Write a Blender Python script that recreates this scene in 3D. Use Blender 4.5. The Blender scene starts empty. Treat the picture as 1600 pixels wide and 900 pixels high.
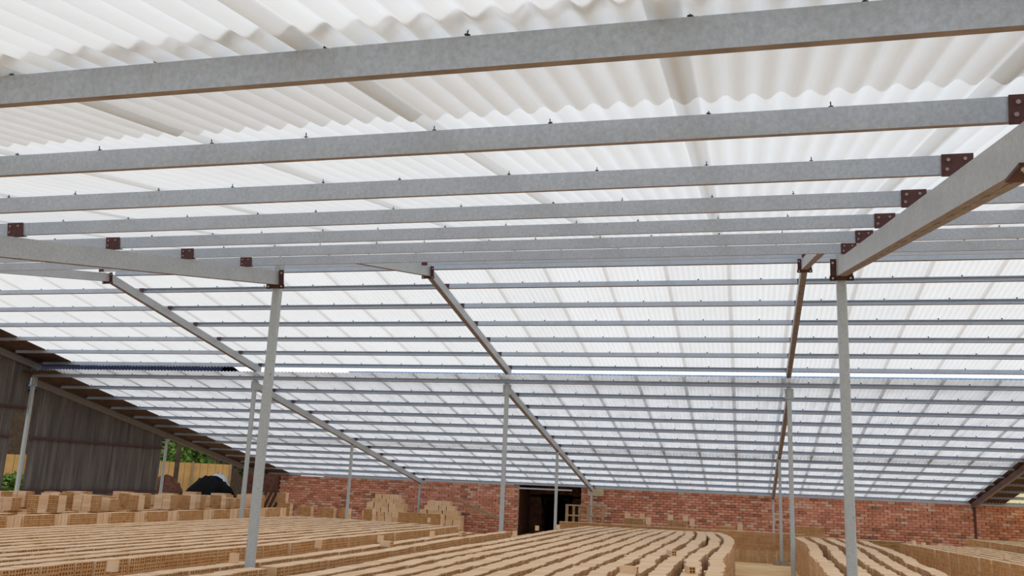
import bpy, math, random
import numpy as np
from mathutils import Matrix, Vector

rng = random.Random(7)
nrng = np.random.default_rng(11)
COL = bpy.context.scene.collection
SC = bpy.context.scene

# ------------------------------------------------------------------ camera
CAMZ = 1.75
F_PX, PITCH, YAW, ROLL = 1396.5, 0.21604, -0.25661, 0.04309


def cam_axes():
    p, y, r = PITCH, YAW, ROLL
    fwd = Vector((math.sin(y) * math.cos(p), math.cos(y) * math.cos(p), math.sin(p)))
    right = Vector((math.cos(y), -math.sin(y), 0))
    up = right.cross(fwd)
    c, s = math.cos(r), math.sin(r)
    return c * right + s * up, -s * right + c * up, fwd


AX_R, AX_U, AX_F = cam_axes()
cam = bpy.data.cameras.new('camera')
cam.sensor_width = 36
cam.lens = F_PX / 1600 * 36
cam.clip_end = 500
cam_ob = bpy.data.objects.new('camera', cam)
COL.objects.link(cam_ob)
M3 = Matrix((AX_R, AX_U, -AX_F)).transposed()
cam_ob.matrix_world = Matrix.Translation((0, 0, CAMZ)) @ M3.to_4x4()
SC.camera = cam_ob

# ------------------------------------------------------------------ sky, exposure
world = bpy.data.worlds.new('overcast_sky')
SC.world = world
world.use_nodes = True
bg = world.node_tree.nodes['Background']
bg.inputs['Color'].default_value = (0.915, 0.955, 1.0, 1)
bg.inputs['Strength'].default_value = 1.14
SC.view_settings.view_transform = 'Standard'
SC.view_settings.look = 'None'
SC.view_settings.gamma = 1.0
SC.view_settings.use_curve_mapping = False
SC.view_settings.exposure = 0.0


# ------------------------------------------------------------------ materials
class NT:
    def __init__(self, name):
        self.m = bpy.data.materials.new(name)
        self.m.use_nodes = True
        self.t = self.m.node_tree
        self.t.nodes.clear()
        self.out = self.n('ShaderNodeOutputMaterial')

    def n(self, kind, **kw):
        nd = self.t.nodes.new(kind)
        for k, v in kw.items():
            setattr(nd, k, v)
        return nd

    def l(self, a, b):
        self.t.links.new(a, b)

    def noise(self, scale, detail=3, vec=None, rough=0.55):
        nd = self.n('ShaderNodeTexNoise')
        nd.inputs['Scale'].default_value = scale
        nd.inputs['Detail'].default_value = detail
        nd.inputs['Roughness'].default_value = rough
        if vec is not None:
            self.l(vec, nd.inputs['Vector'])
        return nd.outputs['Fac']

    def coord(self, which='Object', scale=None):
        c = self.n('ShaderNodeTexCoord').outputs[which]
        if scale is None:
            return c
        mp = self.n('ShaderNodeMapping')
        mp.inputs['Scale'].default_value = scale
        self.l(c, mp.inputs['Vector'])
        return mp.outputs['Vector']

    def ramp(self, fac, stops):
        r = self.n('ShaderNodeValToRGB')
        e = r.color_ramp.elements
        while len(e) < len(stops):
            e.new(0.5)
        for i, (p, c) in enumerate(stops):
            e[i].position = p
            e[i].color = (c[0], c[1], c[2], 1)
        self.l(fac, r.inputs['Fac'])
        return r.outputs['Color']

    def mix(self, fac, a, b, mode='MIX'):
        m = self.n('ShaderNodeMix', data_type='RGBA', blend_type=mode)
        for s, v in ((0, fac), (6, a), (7, b)):
            if hasattr(v, 'is_output'):
                self.l(v, m.inputs[s])
            elif s == 0:
                m.inputs[0].default_value = v
            else:
                m.inputs[s].default_value = (v[0], v[1], v[2], 1)
        return m.outputs[2]

    def math(self, op, a, b=0.0):
        m = self.n('ShaderNodeMath', operation=op)
        for i, v in enumerate((a, b)):
            if hasattr(v, 'is_output'):
                self.l(v, m.inputs[i])
            else:
                m.inputs[i].default_value = v
        return m.outputs[0]

    def rnd(self):
        return self.n('ShaderNodeObjectInfo').outputs['Random']

    def attr(self, name):
        a = self.n('ShaderNodeAttribute')
        a.attribute_name = name
        return a.outputs['Fac']

    def bsdf(self, col, rough=0.7, metal=0.0, bump=None, bstr=0.3, bdist=0.01, spec=0.5):
        b = self.n('ShaderNodeBsdfPrincipled')
        if hasattr(col, 'is_output'):
            self.l(col, b.inputs['Base Color'])
        else:
            b.inputs['Base Color'].default_value = (col[0], col[1], col[2], 1)
        b.inputs['Roughness'].default_value = rough
        b.inputs['Metallic'].default_value = metal
        b.inputs['Specular IOR Level'].default_value = spec
        if bump is not None:
            bp = self.n('ShaderNodeBump')
            bp.inputs['Strength'].default_value = bstr
            bp.inputs['Distance'].default_value = bdist
            self.l(bump, bp.inputs['Height'])
            self.l(bp.outputs['Normal'], b.inputs['Normal'])
        self.l(b.outputs[0], self.out.inputs['Surface'])
        return self.m


def plain(name, col, rough=0.7, metal=0.0, vary=0.12, scale=8, spec=0.4):
    t = NT(name)
    f = t.noise(scale, 4, t.coord())
    lo = [c * (1 - vary) for c in col]
    hi = [min(1, c * (1 + vary)) for c in col]
    return t.bsdf(t.ramp(f, [(0.3, lo), (0.7, hi)]), rough, metal, f, 0.15, 0.005, spec)


def sheet_mat(name, col, dirt, dirt_shade_col, trans=0.8, trough_shade=0.2, grime=0.0):
    lapdirt = 0.6 if grime or dirt < 0.2 else 2.0
    """translucent corrugated plastic: passes daylight, grime in the side laps and streaks down the slope"""
    t = NT(name)
    co = t.coord()
    st = t.noise(1.0, 4, t.coord('Object', (9, 0.35, 1)))
    bl = t.noise(1.7, 4, co)
    sp = t.noise(38, 2, co)
    k = t.math('MULTIPLY', st, bl)
    k = t.ramp(k, [(0.20, (0, 0, 0)), (0.46, (1, 1, 1))])
    k = t.math('MULTIPLY', k, dirt)
    # grime that gathers along the lapped edge
    sx = t.n('ShaderNodeSeparateXYZ')
    t.l(co, sx.inputs[0])
    e = t.math('GREATER_THAN', sx.outputs['X'], 1.0)
    e = t.math('MULTIPLY', e, t.ramp(t.noise(2.2, 4, t.coord('Object', (2, 1, 1))), [(0.42, (0.12, 0.12, 0.12)), (0.72, (1, 1, 1))]))
    k = t.math('ADD', k, t.math('MULTIPLY', e, dirt * lapdirt))
    spk = t.ramp(sp, [(0.74, (0, 0, 0)), (0.8, (1, 1, 1))])
    k = t.math('ADD', k, t.math('MULTIPLY', spk, dirt * 0.5))
    # crease shadow lines painted along the troughs and black grime at the lapped lower end
    tr_ = t.math('COSINE', t.math('MULTIPLY', sx.outputs['X'], 2 * math.pi * 11))
    tr_ = t.math('POWER', t.math('SUBTRACT', 0.5, t.math('MULTIPLY', tr_, 0.5)), 9.0)
    k = t.math('ADD', k, t.math('MULTIPLY', tr_, trough_shade))
    if grime:
        ge = t.n('ShaderNodeMapRange')
        ge.inputs['From Min'].default_value = 0.0
        ge.inputs['From Max'].default_value = 0.14
        ge.inputs['To Min'].default_value = 1.0
        ge.inputs['To Max'].default_value = 0.0
        t.l(sx.outputs['Y'], ge.inputs['Value'])
        gn = t.ramp(t.noise(7.0, 4, t.coord('Object', (1.4, 1, 1))), [(0.45, (0, 0, 0)), (0.68, (1, 1, 1))])
        k = t.math('ADD', k, t.math('MULTIPLY', t.math('MULTIPLY', ge.outputs[0], gn), grime))
    k = t.math('MINIMUM', k, 1.0)
    c = t.mix(k, col, dirt_shade_col)
    v = t.math('ADD', t.math('MULTIPLY', t.rnd(), 0.06), 0.95)
    vc = t.n('ShaderNodeCombineColor')
    for i in range(3):
        t.l(v, vc.inputs[i])
    c = t.mix(1.0, c, vc.outputs[0], 'MULTIPLY')
    tr = t.n('ShaderNodeBsdfTranslucent')
    df = t.n('ShaderNodeBsdfDiffuse')
    gl = t.n('ShaderNodeBsdfGlossy')
    gl.inputs['Roughness'].default_value = 0.35
    t.l(c, tr.inputs['Color'])
    t.l(c, df.inputs['Color'])
    m1 = t.n('ShaderNodeMixShader')
    m1.inputs[0].default_value = trans
    t.l(df.outputs[0], m1.inputs[1])
    t.l(tr.outputs[0], m1.inputs[2])
    m2 = t.n('ShaderNodeMixShader')
    m2.inputs[0].default_value = 0.03
    t.l(m1.outputs[0], m2.inputs[1])
    t.l(gl.outputs[0], m2.inputs[2])
    t.l(m2.outputs[0], t.out.inputs['Surface'])
    return t.m


def galv(name, base):
    t = NT(name)
    co = t.coord()
    a = t.noise(55, 4, co, 0.7)
    b = t.noise(3.5, 3, co)
    c1 = t.ramp(a, [(0.3, [x * 0.82 for x in base]), (0.72, [x * 1.15 for x in base])])
    c2 = t.mix(t.ramp(b, [(0.45, (0, 0, 0)), (0.75, (0.35, 0.35, 0.35))]), c1, [x * 0.72 for x in base])
    return t.bsdf(c2, 0.5, 0.25, a, 0.12, 0.002)


def galv_worn(name, base):
    """post finish with small chips of bare rusty steel"""
    t = NT(name)
    co = t.coord()
    a = t.noise(40, 4, co, 0.7)
    n = t.noise(16, 3, co)
    c1 = t.ramp(a, [(0.3, [x * 0.86 for x in base]), (0.72, [x * 1.1 for x in base])])
    c2 = t.mix(t.ramp(n, [(0.71, (0, 0, 0)), (0.735, (0.8, 0.8, 0.8))]), c1, (0.09, 0.07, 0.06))
    return t.bsdf(c2, 0.5, 0.2, a, 0.1, 0.002)


def brick_clay(name, k=(1, 1, 1)):
    t = NT(name)
    co = t.coord()
    r = t.math('FRACT', t.math('ADD', t.attr('rnd'), t.rnd()))
    base = t.ramp(r, [(0.0, (0.74, 0.50, 0.30)), (0.5, (0.82, 0.59, 0.395)), (1.0, (0.87, 0.66, 0.475))])
    base = t.mix(1.0, base, k, 'MULTIPLY')
    f = t.noise(22, 4, co)
    c = t.mix(t.ramp(f, [(0.35, (0, 0, 0)), (0.75, (0.28, 0.28, 0.28))]), base, (0.64 * k[0], 0.40 * k[1], 0.20 * k[2]))
    return t.bsdf(c, 0.9, 0, f, 0.2, 0.003, 0.15)


def brick_red(name):
    t = NT(name)
    co = t.coord()
    r = t.math('FRACT', t.math('ADD', t.attr('rnd'), t.rnd()))
    base = t.ramp(r, [(0.0, (0.24, 0.15, 0.11)), (0.06, (0.46, 0.20, 0.135)), (0.3, (0.62, 0.27, 0.185)),
                      (0.6, (0.74, 0.32, 0.215)), (0.85, (0.80, 0.42, 0.32)), (0.96, (0.72, 0.52, 0.42))])
    f = t.noise(14, 4, co)
    c = t.mix(t.ramp(f, [(0.4, (0, 0, 0)), (0.8, (0.4, 0.4, 0.4))]), base, (0.46, 0.27, 0.18))
    return t.bsdf(c, 0.9, 0, f, 0.3, 0.004, 0.15)


M = {
    'sheet_a': sheet_mat('translucent_sheet_near', (0.905, 0.91, 0.912), 0.13, (0.52, 0.49, 0.45), 0.85, 0.10, 2.0),
    'sheet_b': sheet_mat('translucent_sheet_ridge', (0.95, 0.94, 0.925), 0.14, (0.60, 0.56, 0.51), 0.89, 0.06),
    'sheet_c': sheet_mat('translucent_sheet_weathered', (0.86, 0.865, 0.88), 0.40, (0.26, 0.25, 0.25), 0.85, 0.05),
    'sheet_y': sheet_mat('translucent_sheet_yellowed', (0.93, 0.84, 0.50), 0.3, (0.4, 0.34, 0.2), 0.85),
    'opaque': plain('rusty_brown_sheet', (0.085, 0.05, 0.042), 0.75, 0.1, 0.3, 5),
    'steel': galv('galvanised_steel', (0.455, 0.525, 0.63)),
    'steel_far': galv('galvanised_steel_rafter', (0.48, 0.52, 0.56)),
    'steel_shade': galv('shade_toned_steel', (0.24, 0.235, 0.235)),  # steel darkened to paint in the shade on the left gable rafters
    'post': galv_worn('post_steel', (0.48, 0.53, 0.56)),
    'primer': plain('red_oxide_primer', (0.085, 0.034, 0.034), 0.6, 0.1, 0.25, 20),
    'underflange': plain('dark_underside', (0.25, 0.215, 0.22), 0.65, 0.1, 0.25, 9),  # darker, slightly reddish grey on purlin and rafter undersides
    'bolt': plain('zinc_bolt', (0.55, 0.53, 0.5), 0.4, 0.5, 0.1, 30),
    'boltdull': plain('dull_bolt', (0.3, 0.26, 0.25), 0.5, 0.4, 0.1, 30),
    'screw': plain('dark_roofing_screw', (0.05, 0.05, 0.05), 0.6, 0.2, 0.2, 30),
    'clay': brick_clay('dried_clay_brick'),
    'clay_end': brick_clay('dried_clay_end', (0.86, 0.70, 0.50)),  # brick ends and hole walls, darker and more orange than the long faces
    'red': brick_red('fired_red_brick'),
    'mortar': plain('dusty_mortar', (0.58, 0.36, 0.27), 0.95, 0, 0.3, 6, 0.1),
    'darkbrick': plain('dark_and_shaded_brick', (0.10, 0.045, 0.03), 0.95, 0, 0.35, 6, 0.1),  # shade put into the colour of recess and return walls; rubble's own dark red
    'black': plain('kiln_black', (0.012, 0.012, 0.012), 0.95, 0, 0.2, 6, 0.1),  # even near-black for the lining of the kiln mouth
    'floor': plain('clay_dust_floor', (0.90, 0.62, 0.34), 0.95, 0, 0.15, 1.6, 0.1),
    'ground': plain('earth_ground', (0.24, 0.19, 0.10), 0.95, 0, 0.3, 0.8, 0.1),
    'oldsheet': None,
    'wood': plain('weathered_timber', (0.36, 0.25, 0.15), 0.85, 0, 0.25, 10, 0.2),
    'concrete': plain('grey_concrete', (0.38, 0.33, 0.27), 0.9, 0, 0.2, 12, 0.2),
    'leaf': plain('green_leaves', (0.11, 0.19, 0.035), 0.8, 0, 0.45, 3, 0.2),
    'leaf_dark': plain('dark_leaves', (0.03, 0.05, 0.014), 0.8, 0, 0.45, 3, 0.2),
    'bark': plain('bark', (0.09, 0.06, 0.04), 0.9, 0, 0.3, 6, 0.1),
    'fence': plain('ochre_panel', (0.62, 0.36, 0.13), 0.8, 0, 0.15, 2, 0.2),
    'tarp_black': plain('black_tarpaulin', (0.008, 0.008, 0.009), 0.95, 0, 0.3, 2, 0.05),
    'tarp_white': plain('pale_tarpaulin', (0.36, 0.38, 0.42), 0.7, 0, 0.15, 2, 0.3),
    'navy': plain('dark_blue_roof_sheet', (0.016, 0.019, 0.045), 0.95, 0.0, 0.25, 2, 0.05),
    'paleblue': plain('pale_blue_roof_sheet', (0.58, 0.70, 0.86), 0.5, 0.1, 0.1, 2, 0.4),
    'cream': plain('cream_plank', (0.62, 0.52, 0.34), 0.8, 0, 0.12, 10, 0.2),
    'plaster': plain('dull_plaster', (0.45, 0.42, 0.38), 0.9, 0, 0.15, 2, 0.2),
}
t_ = NT('old_wall_sheet')
f_ = t_.noise(1.0, 4, t_.coord('Object', (7, 7, 0.5)))
M['oldsheet'] = t_.bsdf(t_.ramp(f_, [(0.3, (0.06, 0.055, 0.055)), (0.6, (0.15, 0.135, 0.13)), (0.8, (0.28, 0.26, 0.245))]), 0.75, 0.1)


# ------------------------------------------------------------------ mesh helpers
class MB:
    def __init__(self):
        self.v, self.f, self.mi = [], [], []

    def box(self, c, s, rot=None, mat=0):
        n = len(self.v)
        for sx in (-.5, .5):
            for sy in (-.5, .5):
                for sz in (-.5, .5):
                    p = Vector((sx * s[0], sy * s[1], sz * s[2]))
                    if rot is not None:
                        p = rot @ p
                    self.v.append((p.x + c[0], p.y + c[1], p.z + c[2]))
        for q in ((0, 1, 3, 2), (4, 6, 7, 5), (0, 4, 5, 1), (2, 3, 7, 6), (0, 2, 6, 4), (1, 5, 7, 3)):
            self.f.append(tuple(n + i for i in q))
            self.mi.append(mat)
        return self

    def prism_x(self, prof, x0, x1, mats=None):
        """closed (y, z) outline extruded along x"""
        n, k = len(self.v), len(prof)
        for x in (x0, x1):
            self.v += [(x, y, z) for y, z in prof]
        for i in range(k):
            j = (i + 1) % k
            self.f.append((n + i, n + j, n + k + j, n + k + i))
            self.mi.append(mats[i] if mats else 0)
        self.f.append(tuple(n + i for i in reversed(range(k))))
        self.f.append(tuple(n + k + i for i in range(k)))
        self.mi += [0, 0]
        return self

    def cyl(self, a, b, r, n=8, r2=None, mat=0):
        a, b = Vector(a), Vector(b)
        r2 = r if r2 is None else r2
        ax = (b - a).normalized()
        u = ax.orthogonal().normalized()
        w = ax.cross(u)
        s = len(self.v)
        for p, rr in ((a, r), (b, r2)):
            for i in range(n):
                t = 2 * math.pi * i / n
                q = p + u * math.cos(t) * rr + w * math.sin(t) * rr
                self.v.append(tuple(q))
        for i in range(n):
            j = (i + 1) % n
            self.f.append((s + i, s + j, s + n + j, s + n + i))
            self.mi.append(mat)
        self.f.append(tuple(s + i for i in reversed(range(n))))
        self.f.append(tuple(s + n + i for i in range(n)))
        self.mi += [mat, mat]
        return self

    def quad(self, a, b, c, d, mat=0):
        s = len(self.v)
        self.v += [tuple(a), tuple(b), tuple(c), tuple(d)]
        self.f.append((s, s + 1, s + 2, s + 3))
        self.mi.append(mat)
        return self

    def mesh(self, name, mats, smooth=False):
        me = bpy.data.meshes.new(name)
        me.from_pydata(self.v, [], self.f)
        for m in (mats if isinstance(mats, (list, tuple)) else [mats]):
            me.materials.append(M[m])
        if any(self.mi):
            me.polygons.foreach_set('material_index', self.mi)
        if smooth:
            me.polygons.foreach_set('use_smooth', [True] * len(me.polygons))
        me.update()
        return me


def add(name, me, parent=None, loc=(0, 0, 0), rot=(0, 0, 0)):
    o = bpy.data.objects.new(name, me)
    COL.objects.link(o)
    o.location = loc
    o.rotation_euler = rot
    if parent is not None:
        o.parent = parent
    return o


def tag(o, label, cat=None, group=None, kind=None):
    o['label'] = label
    if cat:
        o['category'] = cat
    if group:
        o['group'] = group
    if kind:
        o['kind'] = kind
    return o


def empty(name, loc=(0, 0, 0), rot=(0, 0, 0)):
    o = bpy.data.objects.new(name, None)
    o.empty_display_size = 0.2
    COL.objects.link(o)
    o.location = loc
    o.rotation_euler = rot
    return o


def big_mesh(name, blocks, mats_):
    """blocks: list of (template verts, template quads, N x 4 x 4 matrices, N randoms) -> one mesh with a per-face 'rnd'"""
    V, Fq, Rn, Mi, off = [], [], [], [], 0
    for tv, tq, mats, rr, mi in blocks:
        if len(mats) == 0:
            continue
        mats = np.asarray(mats)
        h = np.c_[tv, np.ones(len(tv))]
        vv = np.einsum('nij,kj->nki', mats, h)[:, :, :3]
        n, k = vv.shape[:2]
        V.append(vv.reshape(-1, 3))
        q = (tq[None] + (np.arange(n) * k)[:, None, None] + off).reshape(-1, 4)
        Fq.append(q)
        Rn.append(np.repeat(np.asarray(rr), len(tq)))
        Mi.append(np.tile(np.asarray(mi, dtype=np.int32), n))
        off += n * k
    V = np.concatenate(V).astype(np.float32)
    Fq = np.concatenate(Fq).astype(np.int32)
    Rn = np.concatenate(Rn).astype(np.float32)
    me = bpy.data.meshes.new(name)
    me.vertices.add(len(V))
    me.vertices.foreach_set('co', V.ravel())
    me.loops.add(Fq.size)
    me.loops.foreach_set('vertex_index', Fq.ravel())
    me.polygons.add(len(Fq))
    me.polygons.foreach_set('loop_start', np.arange(0, Fq.size, 4, dtype=np.int32))
    me.update(calc_edges=True)
    at = me.attributes.new('rnd', 'FLOAT', 'FACE')
    at.data.foreach_set('value', Rn)
    for m in mats_:
        me.materials.append(M[m])
    me.polygons.foreach_set('material_index', np.concatenate(Mi))
    return me


def project(p):
    d = Vector(p) - Vector((0, 0, CAMZ))
    w = d.dot(AX_F)
    if w <= 0.1:
        return None
    return 800 + F_PX * d.dot(AX_R) / w, 450 - F_PX * d.dot(AX_U) / w, w


# ------------------------------------------------------------------ shed dimensions (floor z = 0)
FX = {3: -17.65, 2: -11.31, 1: -5.06, 0: 0.936, -1: 6.936, -2: 12.94}
D1, D2, D3, D5, D4 = 8.88, 13.74, 19.24, 25.10, 31.22
D0 = D1 - (D5 - D3)
SL = 0.1748
ANG = math.atan(SL)
CA = math.cos(ANG)
ZA1 = 2.086 + CAMZ      # underside of the near rafters at the near posts
ZR = 3.34 + CAMZ        # underside of the rafters at the ridge
ZC3 = 1.985 + CAMZ      # underside of the far lower rafters at the step posts
RD, RW = 0.15, 0.09     # rafter depth, width
PH = 0.086              # purlin web
HC = 0.216              # purlin centre above the rafter underside
HS = HC + PH / 2 + 0.014


def zA(y): return ZA1 + SL * (y - D1)
def zU(y): return ZR - SL * (D2 - y)
def zB(y): return ZR - SL * (y - D2)
def zC(y): return ZC3 - SL * (y - D3)


FW = {3: 'left gable end', 2: 'left frame', 1: 'middle frame', 0: 'right frame', -1: 'far right frame'}
ORD = ['first', 'second', 'third', 'fourth', 'fifth', 'sixth', 'seventh', 'eighth', 'ninth', 'tenth', 'eleventh', 'twelfth', 'thirteenth']

# ------------------------------------------------------------------ floor, ground
fl = add('floor', MB().box((-2.3, 13.5, -0.06), (33, 36.5, 0.12)).mesh('floor', 'floor'))
tag(fl, 'dusty tan clay floor of the drying shed', 'floor', kind='structure')
gr = add('ground', MB().box((0, 45, -0.22), (240, 200, 0.2)).mesh('ground', 'ground'))
tag(gr, 'brown earth yard outside the shed', 'ground', kind='structure')

# ------------------------------------------------------------------ roof sheets
PITCHC = 1.0 / 11


def sheet_mesh(name, length, mat, per=7, amp=0.0125, nc=12):
    n = nc * per + 1
    xs = np.arange(n) * PITCHC / per
    z = amp * np.cos(2 * np.pi * xs / PITCHC) + 0.005 * xs
    ny = max(1, int(length / 1.6))
    ys = np.linspace(0, length, ny + 1)
    V = np.zeros(((ny + 1) * n, 3))
    V[:, 0] = np.tile(xs, ny + 1)
    V[:, 1] = np.repeat(ys, n)
    V[:, 2] = np.tile(z, ny + 1)
    F = []
    for j in range(ny):
        b = j * n
        F += [(b + i, b + i + 1, b + n + i + 1, b + n + i) for i in range(n - 1)]
    me = bpy.data.meshes.new(name)
    me.from_pydata(V.tolist(), [], F)
    me.materials.append(M[mat])
    me.polygons.foreach_set('use_smooth', [True] * len(me.polygons))
    me.update()
    return me


def roof(y_hi, y_lo, zfun, runs, label, mat, per, right_yellow=False):
    """slope whose sheets run along local +y from y_hi (top) downhill; runs: list of (y_a, y_b, lift)"""
    up = y_lo < y_hi           # slope falls towards the camera
    root = empty('roof', (FX[3], y_hi, zfun(y_hi) + HS), (ANG if up else -ANG, 0, 0))
    tag(root, label, 'roof', kind='structure')
    sgn = -1 if up else 1
    for (ya, yb, lift) in runs:
        L = abs(yb - ya) / CA
        meshes = {}
        for k in range(-17, 13):
            X = -0.18 - 0.045 + k
            m = mat
            if right_yellow and X > 7.5:
                m = 'sheet_y'
            if m not in meshes:
                meshes[m] = sheet_mesh('roof_sheet', L, m, per)
            y0 = abs(ya - y_hi) / CA * (1 if (ya - y_hi) * sgn >= 0 else -1)
            s0 = y0 * sgn if sgn > 0 else -(y0 + L)
            add('roof_sheet', meshes[m], root, (X - FX[3] + 0.0, s0, lift + rng.uniform(0, 0.0015)))
        # opaque sheets over the end frames
        for x0, nc in ((-18.0 - FX[3], 14), (6.84 - FX[3], 12)):
            key = ('op', nc)
            if key not in meshes:
                meshes[key] = sheet_mesh('dark_sheet', L, 'opaque', per, nc=nc)
            add('dark_sheet', meshes[key], root, (x0, s0, lift - 0.03))
    return root


roof(9.2, -3.2, zA, [(9.2, 1.93, 0.006), (2.92, -3.2, -0.004)],
     'near lower roof slope of translucent corrugated sheets right overhead', 'sheet_a', 8)
roof(D2 + 0.02, 8.3, zU, [(D2 + 0.02, 8.3, 0.0)],
     'near upper roof slope rising to the ridge, seen almost edge on', 'sheet_b', 6)
roof(D2 - 0.02, 19.75, zB, [(D2 - 0.02, 19.75, 0.0)],
     'far upper roof slope falling from the ridge, bright white translucent sheets', 'sheet_b', 6)
roof(18.84, 31.95, zC, [(18.84, 26.4, 0.006), (25.9, 31.95, -0.004)],
     'far lower roof slope of greyish weathered translucent sheets above the brick wall', 'sheet_c', 6, True)

# ------------------------------------------------------------------ purlins
T = 0.004


def channel(x0, x1, openside):
    """C section, web on the side away from openside (+1 -> open towards +y)"""
    h, w, lip = PH / 2, 0.042, 0.013
    s = openside
    o = [(-w / 2, -h), (w / 2, -h), (w / 2, -h + lip), (w / 2 - T, -h + lip), (w / 2 - T, -h + T), (-w / 2 + T, -h + T),
         (-w / 2 + T, h - T), (w / 2 - T, h - T), (w / 2 - T, h - lip), (w / 2, h - lip), (w / 2, h), (-w / 2, h)]
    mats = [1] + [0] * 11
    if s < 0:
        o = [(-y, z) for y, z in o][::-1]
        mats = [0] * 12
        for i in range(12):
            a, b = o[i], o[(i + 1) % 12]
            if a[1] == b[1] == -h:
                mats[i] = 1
    return MB().prism_x(o, x0, x1, mats)


screw_big = MB().cyl((0, 0, 0), (0, 0, 0.030), 0.0022, 6).cyl((0, 0, 0.012), (0, 0, 0.015), 0.0085, 8).mesh('roofing_screw', 'screw')
BAYW = {(3, 2): 'leftmost bay', (2, 1): 'second bay from left', (1, 0): 'middle bay', (0, -1): 'bay right of middle', (-1, -2): 'far right bay'}


def purlin(y, zc, bay, openside, up, label, group, screws=None, xclip=None):
    xl, xr = FX[bay[0]] + 0.012, FX[bay[1]] - 0.012
    if xclip:
        xr = min(xr, xclip)
    me = channel(0, xr - xl, openside).mesh('steel_purlin', ['steel', 'underflange'])
    o = add('steel_purlin', me, None, (xl, y, zc), (ANG if up else -ANG, 0, 0))
    tag(o, label, 'purlin', group, 'thing')
    if screws == 'each':
        for k in range(-17, 13):
            for dx in (0.045, 0.5):
                x = -0.18 + k + dx
                if xl + 0.1 < x < xr - 0.1:
                    p = project((x, y, zc))
                    if p and -10 < p[0] < 1610 and p[1] > -20:
                        add('roofing_screw', screw_big, o, (x - xl + rng.uniform(-.03, .03), rng.uniform(-.012, .006), PH / 2 - 0.006),
                            (rng.uniform(-.15, .15), rng.uniform(-.15, .15), 0))
    elif screws == 'joined':
        b = MB()
        for k in range(-17, 13):
            for dx in (0.0, 0.5):
                x = -0.18 + k + dx
                if xl + 0.1 < x < xr - 0.1:
                    b.cyl((x - xl, 0, PH / 2 - 0.004), (x - xl, 0, PH / 2 + 0.03), 0.012, 6)
        if b.v:
            s = add('roofing_screws', b.mesh('roofing_screws', 'screw'), o)
            s['kind'] = 'stuff'
    return o


BAYS = [(3, 2), (2, 1), (1, 0), (0, -1), (-1, -2)]
YA = [2.09 + i * 1.0182 for i in range(7)]
for i, y in enumerate(YA):
    for bay in BAYS:
        if bay in ((3, 2), (-1, -2)):
            continue
        if bay == (0, -1) and i < 3:
            continue
        if bay == (2, 1) and i < 3:
            pass
        purlin(y, zA(y) + HC, bay, 1, True, f'grey channel purlin, {ORD[6 - i]} down from top of near roof overhead, {BAYW[bay]}',
               'purlins of the near roof', 'each')
YB = [14.724 + i * 0.936 for i in range(6)]
for bay in ((2, 1), (1, 0), (0, -1)):
    y = D2 - 0.2
    purlin(y, zU(y) + HC, bay, 1, True, f'ridge purlin on near side of the roof peak, {BAYW[bay]}', 'purlins at the ridge')
    y = D2 + 0.16
    purlin(y, zB(y) + HC, bay, 1, False, f'ridge purlin on far side of the roof peak, {BAYW[bay]}', 'purlins at the ridge')
OPEN_B = {(3, 2): 1, (2, 1): -1, (1, 0): 1, (0, -1): -1}
for i, y in enumerate(YB):
    for bay in BAYS[:4]:
        s = OPEN_B[bay]
        if i == 5:
            s = 1 if bay in ((3, 2), (0, -1)) else -1
        purlin(y, zB(y) + HC, bay, s, False, f'thin grey purlin, {ORD[i]} below ridge on far upper roof, {BAYW[bay]}',
               'purlins of the far upper roof', 'joined')
YC = [19.138 + i * 1.0374 for i in range(13)]
for i, y in enumerate(YC):
    for bay in BAYS:
        purlin(y, zC(y) + HC, bay, -1, False, f'thin dark-topped purlin, {ORD[i]} from top of far lower roof, {BAYW[bay]}',
               'purlins of the far lower roof', 'joined', 10.4)

# ------------------------------------------------------------------ rafters
bolt_me = MB().cyl((0, 0, 0), (0, -0.010, 0), 0.011, 8).cyl((0, -0.01, 0), (0, -0.016, 0), 0.006, 6).mesh('bolt', 'bolt')
bolt_small = MB().cyl((0, 0, 0), (0, -0.007, 0), 0.008, 8).mesh('bolt', 'boltdull')
cleat_me = MB().box((0, 0, 0), (0.13, 0.006, 0.10)).box((0.02, 0.02, -0.047), (0.09, 0.045, 0.006)).mesh('cleat', 'primer')
cleat_small = MB().box((0, 0, 0), (0.10, 0.006, 0.09)).mesh('cleat', 'primer')


def rafter(fr, ya, yb, zfun, up, label, purl, big, group, color='steel_far', dark=False):
    """box rafter along the slope from ya to yb (ya < yb)"""
    root = empty('steel_rafter', (FX[fr], ya, zfun(ya)), (ANG if up else -ANG, 0, 0))
    tag(root, label, 'rafter', group, 'thing')
    L = (yb - ya) / CA
    b = MB()
    b.box((-RW / 4 - 0.001, L / 2, RD / 2), (RW / 2 - 0.002, L, RD))
    b.box((RW / 4 + 0.001, L / 2, RD / 2), (RW / 2 - 0.002, L, RD))
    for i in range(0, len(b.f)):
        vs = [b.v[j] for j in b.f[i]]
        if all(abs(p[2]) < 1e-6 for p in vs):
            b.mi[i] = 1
    # stitch welds along the lower seam
    if big:
        for k in range(int(L / 0.3)):
            b.box((0.0, 0.2 + k * 0.3, -0.001), (0.012, 0.09, 0.006), None, 1)
    add('beam', b.mesh('beam', [color, 'underflange']), root)
    for y in purl:
        s = (y - ya) / CA + (1 if up else -1) * HC * math.sin(ANG)
        c = add('cleat', cleat_me if big else cleat_small, root, (0.0, s - 0.027, HC * CA - 0.004))
        if big:
            for dx, dz in ((-0.038, 0.024), (-0.044, -0.018), (0.03, 0.026)):
                add('bolt', bolt_small, c, (dx, -0.003, dz))
    return root


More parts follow.
